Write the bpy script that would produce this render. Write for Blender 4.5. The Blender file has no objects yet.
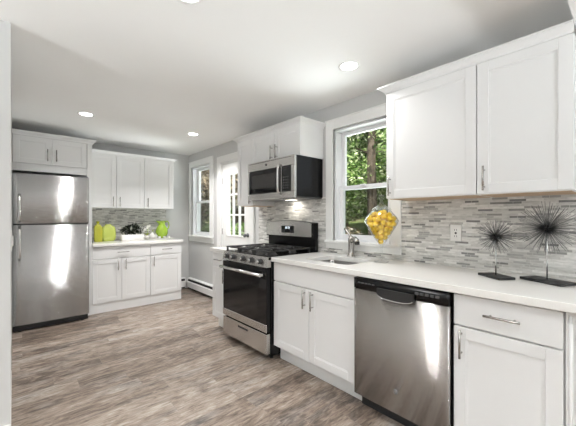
import bpy, bmesh, math, random
import numpy as np
from mathutils import Vector, Matrix
random.seed(7); np.random.seed(7)
S = bpy.context.scene
COL = S.collection
PI = math.pi

# ------------------------------------------------------------------ camera
cam_d = bpy.data.cameras.new('camera'); cam = bpy.data.objects.new('camera', cam_d); COL.objects.link(cam)
cam_d.sensor_width = 36.0; cam_d.lens = 307.65/576*36
cam_d.shift_y = 4.07/576
cam_d.clip_start = 0.02
cam.location = (-2.3367, 0.0, 1.2645)
cam.rotation_euler = (PI/2, 0, -math.radians(41.786))
S.camera = cam
# ------------------------------------------------------------------ view
S.view_settings.view_transform = 'Standard'; S.view_settings.look = 'None'
S.view_settings.gamma = 1.0; S.view_settings.use_curve_mapping = False
S.view_settings.exposure = 0.31
S.cycles.max_bounces = 14; S.cycles.diffuse_bounces = 7; S.cycles.transparent_max_bounces = 16
S.cycles.sample_clamp_indirect = 6.0
# ------------------------------------------------------------------ world
W = bpy.data.worlds.new('sky'); S.world = W; W.use_nodes = True
wn = W.node_tree; bg = wn.nodes['Background']
sky = wn.nodes.new('ShaderNodeTexSky'); sky.sky_type = 'HOSEK_WILKIE'; sky.turbidity = 4.0
sky.sun_direction = (-0.45, -0.35, 0.82)
mixw = wn.nodes.new('ShaderNodeMixRGB'); mixw.inputs[0].default_value = 0.55; mixw.inputs[2].default_value = (0.95, 0.97, 1.0, 1)
wn.links.new(sky.outputs[0], mixw.inputs[1]); wn.links.new(mixw.outputs[0], bg.inputs[0])
bg.inputs[1].default_value = 1.5
# ------------------------------------------------------------------ sun and added fill areas
def add_light(name, kind, loc, energy, color=(1, 1, 1), rot=None, **kw):
    l = bpy.data.lights.new(name, kind); l.energy = energy; l.color = color
    for k, v in kw.items(): setattr(l, k, v)
    o = bpy.data.objects.new(name, l); COL.objects.link(o); o.location = loc
    if rot: o.rotation_euler = rot
    return o
sun = add_light('sun', 'SUN', (0, 0, 8), 15.0, (1.0, 0.95, 0.86), angle=0.02)
sun.rotation_euler = Vector((-0.45, -0.35, 0.82)).to_track_quat('Z', 'Y').to_euler()
# fill lights added low outside each window, standing in for sunlit-ground bounce
REAR_W, LEFT_W, SINK_W, FAR_W = 900.0, 340.0, 150.0, 430.0
FILLC = (0.89, 0.945, 1.0)
def bounce_fill(name, loc, target, energy, sx, sy):
    o = add_light(name, 'AREA', loc, energy, FILLC, None, shape='RECTANGLE', size=sx, size_y=sy)
    o.rotation_euler = (Vector(loc)-Vector(target)).to_track_quat('Z', 'Y').to_euler()
bounce_fill('fill_rear', (-2.35, -4.15, .02), (-2.35, -2.9, 1.5), REAR_W, 2.2, 1.5)
bounce_fill('fill_left', (-5.95, .95, .02), (-4.8, .95, 1.5), LEFT_W, 1.6, 1.5)
bounce_fill('fill_sink', (2.3, 1.63, .10), (0, 1.63, 1.6), SINK_W, 1.6, 1.6)
bounce_fill('fill_far', (2.9, 4.0, .10), (0, 4.0, 1.3), FAR_W, 3.4, 2.0)
LAMP_W = 15.0      # each recessed ceiling lamp
HOOD_W = 0.7       # lamp under the microwave
CEIL = 2.3607; YB = 5.276; XL = -2.347; YR = -2.9; XD = -4.8; YD = 2.34

# ------------------------------------------------------------------ materials
def newmat(name):
    m = bpy.data.materials.new(name); m.use_nodes = True
    return m, m.node_tree.nodes, m.node_tree.links, m.node_tree.nodes['Principled BSDF']
def mat(name, col, rough=0.5, metal=0.0, var=0.03, scale=30, bump=0.0, bscale=200, coat=0.0, spec=0.5):
    m, N, L, b = newmat(name)
    tc = N.new('ShaderNodeTexCoord'); no = N.new('ShaderNodeTexNoise'); no.inputs['Scale'].default_value = scale
    no.inputs['Detail'].default_value = 4
    L.new(tc.outputs['Object'], no.inputs['Vector'])
    mx = N.new('ShaderNodeMixRGB')
    mx.inputs[1].default_value = tuple(c*(1-var) for c in col)+(1,); mx.inputs[2].default_value = tuple(min(1, c*(1+var)) for c in col)+(1,)
    L.new(no.outputs['Fac'], mx.inputs[0]); L.new(mx.outputs[0], b.inputs['Base Color'])
    b.inputs['Roughness'].default_value = rough; b.inputs['Metallic'].default_value = metal
    b.inputs['Coat Weight'].default_value = coat; b.inputs['Specular IOR Level'].default_value = spec
    if bump:
        n2 = N.new('ShaderNodeTexNoise'); n2.inputs['Scale'].default_value = bscale; L.new(tc.outputs['Object'], n2.inputs['Vector'])
        bp = N.new('ShaderNodeBump'); bp.inputs['Strength'].default_value = bump; bp.inputs['Distance'].default_value = 0.002
        L.new(n2.outputs['Fac'], bp.inputs['Height']); L.new(bp.outputs[0], b.inputs['Normal'])
    return m
def steel(name, col=(0.56, 0.55, 0.54), rough=0.26, horizontal=True, brush=1.25):
    """brushed steel: fine streaks in roughness and colour"""
    m, N, L, b = newmat(name)
    tc = N.new('ShaderNodeTexCoord'); mp = N.new('ShaderNodeMapping')
    mp.inputs['Scale'].default_value = (.6, .6, 400) if horizontal else (300, 300, 2)
    no = N.new('ShaderNodeTexNoise'); no.inputs['Scale'].default_value = 3; no.inputs['Detail'].default_value = 6
    L.new(tc.outputs['Object'], mp.inputs[0]); L.new(mp.outputs[0], no.inputs['Vector'])
    r = N.new('ShaderNodeMapRange'); r.inputs[3].default_value = rough*0.8; r.inputs[4].default_value = rough*1.25
    L.new(no.outputs['Fac'], r.inputs[0]); L.new(r.outputs[0], b.inputs['Roughness'])
    # the brush lines tilt the surface up and down at a scale far below what the eye resolves
    gi = N.new('ShaderNodeNewGeometry'); acc = None
    for q in range(2):
        sc = N.new('ShaderNodeVectorMath'); sc.operation = 'SCALE'; sc.inputs['Scale'].default_value = 7919.0+3571*q; L.new(tc.outputs['Object'], sc.inputs[0])
        wh = N.new('ShaderNodeTexWhiteNoise'); wh.noise_dimensions = '3D'; L.new(sc.outputs[0], wh.inputs['Vector'])
        acc = wh.outputs['Value'] if acc is None else math_node(N, L, 'ADD', acc, wh.outputs['Value'])
    tilt = math_node(N, L, 'MULTIPLY', math_node(N, L, 'SUBTRACT', acc, 1.0), brush)
    cb = N.new('ShaderNodeCombineXYZ'); L.new(tilt, cb.inputs[2 if horizontal else 0])
    av = N.new('ShaderNodeVectorMath'); av.operation = 'ADD'; L.new(gi.outputs['Normal'], av.inputs[0]); L.new(cb.outputs[0], av.inputs[1])
    nv = N.new('ShaderNodeVectorMath'); nv.operation = 'NORMALIZE'; L.new(av.outputs[0], nv.inputs[0]); L.new(nv.outputs[0], b.inputs['Normal'])
    mx = N.new('ShaderNodeMixRGB'); mx.inputs[1].default_value = tuple(c*.93 for c in col)+(1,); mx.inputs[2].default_value = tuple(c*1.05 for c in col)+(1,)
    L.new(no.outputs['Fac'], mx.inputs[0]); L.new(mx.outputs[0], b.inputs['Base Color'])
    b.inputs['Metallic'].default_value = 1.0
    return m
def math_node(N, L, op, a, bb=None):
    n = N.new('ShaderNodeMath'); n.operation = op
    for i, v in enumerate((a, bb)):
        if v is None: continue
        if isinstance(v, (int, float)): n.inputs[i].default_value = v
        else: L.new(v, n.inputs[i])
    return n.outputs[0]
def strips(N, L, along, across, length, height, seed=0.0, split=True):
    """running strips of random length -> (random id value, row/col vector, edge distance mask)"""
    row = math_node(N, L, 'FLOOR', math_node(N, L, 'DIVIDE', across, height))
    fr_a = math_node(N, L, 'FRACT', math_node(N, L, 'DIVIDE', across, height))
    w1 = N.new('ShaderNodeTexWhiteNoise'); w1.noise_dimensions = '1D'
    L.new(math_node(N, L, 'ADD', row, seed+.37), w1.inputs['W'])
    u = math_node(N, L, 'ADD', math_node(N, L, 'DIVIDE', along, length), math_node(N, L, 'MULTIPLY', w1.outputs['Value'], 17.3))
    col = math_node(N, L, 'FLOOR', u); fr = math_node(N, L, 'FRACT', u)
    cv = N.new('ShaderNodeCombineXYZ'); L.new(row, cv.inputs[0]); L.new(col, cv.inputs[1]); cv.inputs[2].default_value = seed
    if split:
        w2 = N.new('ShaderNodeTexWhiteNoise'); w2.noise_dimensions = '3D'; L.new(cv.outputs[0], w2.inputs['Vector'])
        sp = math_node(N, L, 'ADD', math_node(N, L, 'MULTIPLY', w2.outputs['Value'], .5), .25)
        half = math_node(N, L, 'GREATER_THAN', fr, sp)
        L.new(math_node(N, L, 'ADD', half, seed), cv.inputs[2])
        e2 = math_node(N, L, 'ABSOLUTE', math_node(N, L, 'SUBTRACT', fr, sp))
        ed = math_node(N, L, 'MINIMUM', e2, math_node(N, L, 'MINIMUM', fr, math_node(N, L, 'SUBTRACT', 1.0, fr)))
    else:
        ed = math_node(N, L, 'MINIMUM', fr, math_node(N, L, 'SUBTRACT', 1.0, fr))
    ed = math_node(N, L, 'MULTIPLY', ed, length)
    ea = math_node(N, L, 'MULTIPLY', math_node(N, L, 'MINIMUM', fr_a, math_node(N, L, 'SUBTRACT', 1.0, fr_a)), height)
    edge = math_node(N, L, 'MINIMUM', ed, ea)
    w3 = N.new('ShaderNodeTexWhiteNoise'); w3.noise_dimensions = '3D'; L.new(cv.outputs[0], w3.inputs['Vector'])
    return w3.outputs['Value'], w3.outputs['Color'], edge, cv.outputs[0]
def ramp(N, L, fac, stops, interp='LINEAR'):
    r = N.new('ShaderNodeValToRGB'); r.color_ramp.interpolation = interp
    e = r.color_ramp.elements
    while len(e) < len(stops): e.new(0.5)
    for i, (p, c) in enumerate(stops): e[i].position = p; e[i].color = tuple(c)+(1,)
    L.new(fac, r.inputs[0]); return r.outputs[0]
def floor_mat():
    m, N, L, b = newmat('wood_look_plank_tile')
    tc = N.new('ShaderNodeTexCoord'); sx = N.new('ShaderNodeSeparateXYZ'); L.new(tc.outputs['Object'], sx.inputs[0])
    val, colr, edge, idv = strips(N, L, sx.outputs[0], sx.outputs[1], 0.92, 0.152, 3.0, split=False)
    # grain running along the plank, shifted for every plank
    off = N.new('ShaderNodeVectorMath'); off.operation = 'SCALE'; L.new(colr, off.inputs[0]); off.inputs['Scale'].default_value = 40
    ad = N.new('ShaderNodeVectorMath'); ad.operation = 'ADD'; L.new(tc.outputs['Object'], ad.inputs[0]); L.new(off.outputs[0], ad.inputs[1])
    mp = N.new('ShaderNodeMapping'); mp.inputs['Scale'].default_value = (1.7, 5.0, 1); L.new(ad.outputs[0], mp.inputs[0])
    g1 = N.new('ShaderNodeTexNoise'); g1.inputs['Scale'].default_value = 2.6; g1.inputs['Detail'].default_value = 10; g1.inputs['Roughness'].default_value = 0.72; g1.inputs['Distortion'].default_value = 0.9
    L.new(mp.outputs[0], g1.inputs['Vector'])
    mp2 = N.new('ShaderNodeMapping'); mp2.inputs['Scale'].default_value = (4.2, 24, 1); L.new(ad.outputs[0], mp2.inputs[0])
    g2 = N.new('ShaderNodeTexNoise'); g2.inputs['Scale'].default_value = 2.4; g2.inputs['Detail'].default_value = 8; g2.inputs['Roughness'].default_value = .65; g2.inputs['Distortion'].default_value = .6; L.new(mp2.outputs[0], g2.inputs['Vector'])
    f = math_node(N, L, 'ADD', math_node(N, L, 'MULTIPLY', g1.outputs['Fac'], 0.50), math_node(N, L, 'MULTIPLY', g2.outputs['Fac'], 0.46))
    f = math_node(N, L, 'ADD', f, math_node(N, L, 'MULTIPLY', math_node(N, L, 'SUBTRACT', val, .5), 0.10))
    c = ramp(N, L, f, [(0.34, (.060, .047, .039)), (0.42, (.15, .112, .088)), (0.475, (.245, .189, .150)), (0.535, (.335, .272, .222)), (0.61, (.46, .40, .35))])
    # grey, whitewashed patches
    n3 = N.new('ShaderNodeTexNoise'); n3.inputs['Scale'].default_value = 1.7; n3.inputs['Detail'].default_value = 5; L.new(mp.outputs[0], n3.inputs['Vector'])
    hs = N.new('ShaderNodeHueSaturation'); hs.inputs['Saturation'].default_value = .45; L.new(c, hs.inputs['Color'])
    mg = N.new('ShaderNodeMixRGB'); L.new(ramp(N, L, n3.outputs['Fac'], [(.50, (0, 0, 0)), (.68, (.6, .6, .6))]), mg.inputs[0]); L.new(c, mg.inputs[1]); L.new(hs.outputs[0], mg.inputs[2]); c = mg.outputs[0]
    gm = N.new('ShaderNodeMixRGB'); gm.inputs[2].default_value = (.24, .20, .165, 1)
    L.new(math_node(N, L, 'MULTIPLY', math_node(N, L, 'LESS_THAN', edge, 0.0014), 0.75), gm.inputs[0]); L.new(c, gm.inputs[1])
    L.new(gm.outputs[0], b.inputs['Base Color'])
    b.inputs['Roughness'].default_value = 0.42
    bp = N.new('ShaderNodeBump'); bp.inputs['Strength'].default_value = 0.25; bp.inputs['Distance'].default_value = 0.002
    L.new(f, bp.inputs['Height']); L.new(bp.outputs[0], b.inputs['Normal'])
    return m
def tile_mat(name, axis):
    m, N, L, b = newmat(name)
    tc = N.new('ShaderNodeTexCoord'); sx = N.new('ShaderNodeSeparateXYZ'); L.new(tc.outputs['Object'], sx.inputs[0])
    val, colr, edge, idv = strips(N, L, sx.outputs[axis], sx.outputs[2], 0.17, 0.0148, 1.0)
    c = ramp(N, L, val, [(0.0, (.17, .17, .166)), (0.06, (.29, .288, .28)), (0.14, (.42, .415, .40)), (0.28, (.54, .53, .505)), (0.45, (.64, .63, .605)), (0.62, (.57, .563, .54)), (0.76, (.71, .70, .675)), (1.0, (.78, .77, .745))])
    no = N.new('ShaderNodeTexNoise'); no.inputs['Scale'].default_value = 26; no.inputs['Detail'].default_value = 5
    mp = N.new('ShaderNodeMapping'); mp.inputs['Scale'].default_value = (1, 1, 3.5); L.new(tc.outputs['Object'], mp.inputs[0]); L.new(mp.outputs[0], no.inputs['Vector'])
    mx = N.new('ShaderNodeMixRGB'); mx.blend_type = 'MULTIPLY'; mx.inputs[0].default_value = 0.55; L.new(c, mx.inputs[1])
    L.new(ramp(N, L, no.outputs['Fac'], [(.32, (.62, .62, .61)), (.55, (1, 1, 1))]), mx.inputs[2])
    gm = N.new('ShaderNodeMixRGB'); gm.inputs[2].default_value = (.62, .61, .58, 1)
    g = math_node(N, L, 'LESS_THAN', edge, 0.0009); L.new(g, gm.inputs[0]); L.new(mx.outputs[0], gm.inputs[1])
    L.new(gm.outputs[0], b.inputs['Base Color'])
    rr = N.new('ShaderNodeMapRange'); L.new(N_sep(N, L, colr, 1), rr.inputs[0]); rr.inputs[3].default_value = .12; rr.inputs[4].default_value = .5
    L.new(rr.outputs[0], b.inputs['Roughness'])
    hb = math_node(N, L, 'ADD', math_node(N, L, 'MINIMUM', math_node(N, L, 'MULTIPLY', edge, 500), 1.0), math_node(N, L, 'MULTIPLY', N_sep(N, L, colr, 2), .8))
    bp = N.new('ShaderNodeBump'); bp.inputs['Strength'].default_value = 0.5; bp.inputs['Distance'].default_value = 0.0015
    L.new(hb, bp.inputs['Height']); L.new(bp.outputs[0], b.inputs['Normal'])
    return m
def N_sep(N, L, vec, i):
    s = N.new('ShaderNodeSeparateXYZ'); L.new(vec, s.inputs[0]); return s.outputs[i]
def thin_glass(name, tint=(1, 1, 1), refl=0.5, base=0.03):
    m, N, L, b = newmat(name); N.remove(b); out = N['Material Output']
    t = N.new('ShaderNodeBsdfTransparent'); t.inputs[0].default_value = tuple(tint)+(1,)
    g = N.new('ShaderNodeBsdfGlossy'); g.inputs['Roughness'].default_value = 0.03
    lw = N.new('ShaderNodeLayerWeight'); lw.inputs[0].default_value = .5
    fz = math_node(N, L, 'POWER', lw.outputs['Facing'], 3.5)
    mx = N.new('ShaderNodeMixShader')
    L.new(math_node(N, L, 'ADD', math_node(N, L, 'MULTIPLY', fz, refl), base), mx.inputs[0])
    L.new(t.outputs[0], mx.inputs[1]); L.new(g.outputs[0], mx.inputs[2]); L.new(mx.outputs[0], out.inputs[0])
    return m
def emit(name, col, st):
    m, N, L, b = newmat(name); b.inputs['Base Color'].default_value = tuple(col)+(1,)
    b.inputs['Emission Color'].default_value = tuple(col)+(1,); b.inputs['Emission Strength'].default_value = st
    return m
def leaf_mat(name, stops, rough=.5):
    m, N, L, b = newmat(name)
    gi = N.new('ShaderNodeNewGeometry')
    c = ramp(N, L, gi.outputs['Random Per Island'], stops)
    L.new(c, b.inputs['Base Color']); b.inputs['Roughness'].default_value = rough
    tr = N.new('ShaderNodeBsdfTranslucent'); L.new(c, tr.inputs[0])
    mx = N.new('ShaderNodeMixShader'); mx.inputs[0].default_value = .35
    out = N['Material Output']; L.new(b.outputs[0], mx.inputs[1]); L.new(tr.outputs[0], mx.inputs[2]); L.new(mx.outputs[0], out.inputs[0])
    return m
M = {}
M['wall'] = mat('grey_wall_paint', (.60, .60, .595), .85, var=.015, scale=3, bump=.08, bscale=350)
M['ceil'] = mat('white_ceiling_paint', (.88, .875, .865), .9, var=.01, scale=2, bump=.08, bscale=300)
M['trim'] = mat('white_trim_paint', (.84, .84, .83), .35, var=.01)
M['white'] = mat('white_cabinet_paint', (.78, .78, .778), .33, var=.008, scale=8)
M['vinyl'] = mat('white_vinyl', (.82, .83, .85), .35, var=.01)
M['floor'] = floor_mat()
M['tile_y'] = tile_mat('stone_mosaic_tile', 1)
M['tile_x'] = tile_mat('stone_mosaic_tile_back', 0)
M['quartz'] = mat('white_quartz', (.83, .82, .795), .16, var=.03, scale=60)
M['steel'] = steel('brushed_stainless', (.68, .665, .645), .24, brush=.5)
M['steel_f'] = steel('fridge_stainless', (.57, .57, .57), .15)
M['steel_dw'] = steel('dishwasher_stainless', (.50, .48, .465), .14)
M['steel_v'] = steel('polished_stainless', (.70, .69, .68), .20, False, .05)
M['nickel'] = mat('brushed_nickel', (.46, .44, .42), .27, 1.0, var=.03, scale=80)
M['sinkm'] = steel('sink_steel', (.36, .35, .34), .30, brush=.05)
M['black'] = mat('black_enamel', (.006, .006, .0065), .22, var=.1, spec=.25)
M['blackglass'] = mat('black_glass', (.008, .008, .009), .06, var=.1)
M['blackm'] = mat('black_matte', (.02, .02, .021), .55, var=.15)
M['iron'] = mat('cast_iron', (.018, .018, .019), .5, var=.2, bump=.3, bscale=400)
M['darkgrey'] = mat('dark_grey_shell', (.10, .10, .105), .45, var=.05)
M['gap'] = mat('dark_interior', (.03, .03, .03), .8)
M['rawwood'] = mat('raw_maple_underside', (.55, .40, .27), .6, var=.12, scale=12)
M['glass'] = thin_glass('window_glass', (.97, .98, .97), .6)
M['screen'] = thin_glass('insect_screen', (.66, .67, .66), .02, .003)
M['jar'] = thin_glass('clear_jar_glass', (.98, .985, .985), .9, .055)
M['lemon'] = mat('lemon_yellow', (.98, .61, .015), .42, var=.18, scale=14, bump=.3, bscale=300)
M['lamp'] = emit('lamp_lens', (1, .97, .92), 14.0)
M['lens'] = emit('hood_lamp_lens', (1, .95, .85), 4.0)
M['digit'] = emit('display_digits', (.85, .93, 1.0), 1.6)
M['chrome'] = mat('chrome', (.75, .75, .76), .12, 1.0, var=.01)
M['olive'] = mat('olive_ceramic', (.43, .43, .035), .25, var=.15, scale=8, coat=.4)
M['limegl'] = mat('pale_lime_glaze', (.50, .57, .12), .22, var=.12, scale=6, coat=.4)
M['green'] = mat('bright_green_glaze', (.32, .49, .03), .2, var=.1, scale=6, coat=.5)
M['planter'] = mat('white_planter', (.82, .80, .78), .45, var=.02)
M['soil'] = mat('dark_soil', (.05, .04, .03), .9, var=.3)
M['petal'] = mat('white_petal', (.85, .85, .80), .5, var=.04)
M['bark'] = mat('tree_bark', (.085, .065, .05), .9, var=.45, scale=9, bump=.8, bscale=25)
M['plug'] = mat('white_plastic', (.80, .79, .77), .4, var=.01)

# ------------------------------------------------------------------ mesh helpers
class MB:
    """collects shapes into one mesh"""
    def __init__(s): s.bm = bmesh.new()
    def _add(s, verts, faces, smooth=False):
        vs = [s.bm.verts.new(v) for v in verts]; out = []
        for f in faces:
            try:
                ff = s.bm.faces.new([vs[i] for i in f]); ff.smooth = smooth; out.append(ff)
            except ValueError: pass
        return vs, out
    def box(s, x0, x1, y0, y1, z0, z1, bev=0.0, seg=1):
        x0, x1 = min(x0, x1), max(x0, x1); y0, y1 = min(y0, y1), max(y0, y1); z0, z1 = min(z0, z1), max(z0, z1)
        v = [(x0, y0, z0), (x1, y0, z0), (x1, y1, z0), (x0, y1, z0), (x0, y0, z1), (x1, y0, z1), (x1, y1, z1), (x0, y1, z1)]
        vs, fs = s._add(v, [(3, 2, 1, 0), (4, 5, 6, 7), (0, 1, 5, 4), (1, 2, 6, 5), (2, 3, 7, 6), (3, 0, 4, 7)])
        if bev > 0:
            es = list({e for f in fs for e in f.edges})
            bmesh.ops.bevel(s.bm, geom=es, offset=min(bev, .49*min(x1-x0, y1-y0, z1-z0)), segments=seg, affect='EDGES', profile=.5)
        return s
    def tube(s, pts, r, seg=10, caps=True):
        pts = [Vector(p) for p in pts]; n = len(pts)
        rs = r if isinstance(r, (list, tuple)) else [r]*n
        rings = []; up = None
        for i, p in enumerate(pts):
            t = (pts[min(i+1, n-1)]-pts[max(i-1, 0)]).normalized()
            if up is None:
                a = Vector((0, 0, 1)) if abs(t.z) < .9 else Vector((1, 0, 0))
                up = t.cross(a).normalized()
            else:
                up = (up - t*up.dot(t)).normalized()
            w = t.cross(up)
            rings.append([s.bm.verts.new(p+(up*math.cos(2*PI*k/seg)+w*math.sin(2*PI*k/seg))*rs[i]) for k in range(seg)])
        for i in range(n-1):
            for k in range(seg):
                f = s.bm.faces.new((rings[i][k], rings[i][(k+1) % seg], rings[i+1][(k+1) % seg], rings[i+1][k])); f.smooth = True
        if caps:
            for rg in (rings[0][::-1], rings[-1]):
                try: s.bm.faces.new(rg)
                except ValueError: pass
        return s
    def cyl(s, p0, p1, r, seg=16, r1=None):
        return s.tube([p0, p1], [r, r if r1 is None else r1], seg)
    def lathe(s, prof, c=(0, 0, 0), seg=28, closed=False, axis='z'):
        rings = []
        for (r, z) in prof:
            if r < 1e-5:
                rings.append([s.bm.verts.new(s._ax((0, 0, z), c, axis))]*seg)
            else:
                rings.append([s.bm.verts.new(s._ax((r*math.cos(2*PI*k/seg), r*math.sin(2*PI*k/seg), z), c, axis)) for k in range(seg)])
        pairs = list(zip(rings[:-1], rings[1:]))
        if closed: pairs.append((rings[-1], rings[0]))
        for a, b in pairs:
            for k in range(seg):
                q = []
                for v in (a[k], a[(k+1) % seg], b[(k+1) % seg], b[k]):
                    if v not in q: q.append(v)
                if len(q) > 2:
                    try: f = s.bm.faces.new(q); f.smooth = True
                    except ValueError: pass
        return s
    def _ax(s, v, c, axis):
        if axis == 'y': v = (v[0], v[2], v[1])
        if axis == 'x': v = (v[2], v[0], v[1])
        return (v[0]+c[0], v[1]+c[1], v[2]+c[2])
    def prism(s, poly, h0, h1, axis='x', smooth=False):
        """polygon extruded along an axis; poly gives the other two coordinates in order"""
        def P(a, b, h): return {'x': (h, a, b), 'y': (a, h, b), 'z': (a, b, h)}[axis]
        n = len(poly); v = [P(a, b, h0) for a, b in poly]+[P(a, b, h1) for a, b in poly]
        vs, fs = s._add(v, [tuple(range(n))[::-1], tuple(range(n, 2*n))])
        for i in range(n):
            j = (i+1) % n
            try: f = s.bm.faces.new((vs[i], vs[j], vs[n+j], vs[n+i])); f.smooth = smooth
            except ValueError: pass
        return s
    def sphere(s, c, r, seg=14, sc=(1, 1, 1)):
        g = bmesh.ops.create_uvsphere(s.bm, u_segments=seg, v_segments=max(6, seg//2+2), radius=1)
        for v in g['verts']: v.co = Vector((v.co.x*r*sc[0]+c[0], v.co.y*r*sc[1]+c[1], v.co.z*r*sc[2]+c[2]))
        for f in {f for v in g['verts'] for f in v.link_faces}: f.smooth = True
        return s
    def build(s, name, m, parent=None):
        bmesh.ops.recalc_face_normals(s.bm, faces=s.bm.faces[:])
        me = bpy.data.meshes.new(name); s.bm.to_mesh(me); s.bm.free()
        me.materials.append(m if not isinstance(m, str) else M[m])
        o = bpy.data.objects.new(name, me); COL.objects.link(o)
        if parent: o.parent = parent
        return o
def tag(o, label=None, cat=None, group=None, kind=None):
    if label: o['label'] = label
    if cat: o['category'] = cat
    if group: o['group'] = group
    if kind: o['kind'] = kind
    return o
def empty(name, loc=(0, 0, 0), rz=0.0):
    e = bpy.data.objects.new(name, None); COL.objects.link(e); e.location = loc; e.rotation_euler = (0, 0, rz)
    e.empty_display_size = .1
    return e
def thing(name, label, cat, loc=(0, 0, 0), rz=0.0, group=None): return tag(empty(name, loc, rz), label, cat, group)
def copy_tree(o, parent=None):
    c = o.copy(); COL.objects.link(c)
    if parent: c.parent = parent
    for ch in list(o.children): copy_tree(ch, c)
    return c
def raw_mesh(name, V, F, m, parent=None, smooth=False):
    me = bpy.data.meshes.new(name); me.from_pydata(V, [], F); me.update()
    if smooth: me.polygons.foreach_set('use_smooth', [True]*len(me.polygons))
    me.materials.append(M[m] if isinstance(m, str) else m)
    o = bpy.data.objects.new(name, me); COL.objects.link(o)
    if parent: o.parent = parent
    return o
RUN = -PI/2      # things of the right-hand run: local x runs towards the camera, local y into the wall

# ------------------------------------------------------------------ the shell
def struct(name, mb, m): return tag(mb.build(name, m), kind='structure')
f = MB(); f.box(XD-.1, .0, YR-.1, YB+.1, -.08, 0); struct('floor', f, 'floor')
c = MB(); c.box(XD-.2, .2, YR-.2, YB+.2, CEIL, CEIL+.25); struct('ceiling', c, 'ceil')
def wall_with_holes(a0, a1, z1, holes, along, t0, t1, name, m):
    """holes: (a0,a1,z0,z1) sorted along the wall"""
    mb = MB()
    def bx(p0, p1, q0, q1):
        if p1-p0 < 1e-4 or q1-q0 < 1e-4: return
        if along == 'y': mb.box(t0, t1, p0, p1, q0, q1)
        else: mb.box(p0, p1, t0, t1, q0, q1)
    cur = a0
    for (h0, h1, z0, zz) in sorted(holes):
        bx(cur, h0, 0, z1); bx(h0, h1, 0, z0); bx(h0, h1, zz, z1); cur = h1
    bx(cur, a1, 0, z1)
    return struct(name, mb, m)
WIN1 = (1.335, 1.932, 1.035, 2.112); WIN2 = (4.445, 5.116, .95, 2.12); DOOR = (3.36, 4.125, 0.0, 2.075)
wr = wall_with_holes(YR, YB+.15, CEIL, [WIN1, WIN2, DOOR], 'y', 0.0, .16, 'wall_right', 'wall')
wb = MB(); wb.box(XL-.15, 0, YB, YB+.15, 0, CEIL); wb = struct('wall_back', wb, 'wall')
wl = MB(); wl.prism([(XL, YD), (XL, YB), (XL-.15, YB), (XL-.15, YD+.14), (XD, YD+.14), (XD, YD)], 0, CEIL, 'z'); struct('wall_left', wl, 'wall')
REARH = (-3.35, -1.35, .70, 2.10); LEFTH = (.30, 1.60, .70, 2.10)
wall_with_holes(XD-.15, 0, CEIL, [REARH], 'x', YR-.15, YR, 'wall_rear', 'wall')
wall_with_holes(YR, YD, CEIL, [LEFTH], 'y', XD-.15, XD, 'wall_dining', 'wall')
hb = MB(); hb.box(XD, 0, .03, .186, 2.197, CEIL); struct('trim_1', hb, 'ceil')
bbl = MB(); bbl.box(XD, XL, YD-.014, YD, 0, .10, .004); bbl.box(XL, XL+.002, YD-.014, YD+.8, 0, .10); struct('baseboard_left', bbl, 'trim')
bbr = MB(); bbr.box(-.014, 0, YR, .03, 0, .10, .004); struct('baseboard_right', bbr, 'trim')
bbk = MB(); bbk.box(XD, -.02, YR, YR+.014, 0, .10, .004); struct('baseboard_rear', bbk, 'trim')
# tiled backsplash on the walls
tb = MB(); T = -.008
tb.box(T, -.0005, .03, 1.238, .9145, 1.40); tb.box(T, -.0005, 1.238, 2.032, .9145, .962); tb.box(T, -.0005, 2.032, 3.165, .9145, 1.47)
tb.build('tile_backsplash', 'tile_y', wr)
tb = MB(); tb.box(-1.60, -.40, YB-.008, YB-.0005, .9145, 1.41); tb.build('tile_backsplash', 'tile_x', wb)

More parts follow.
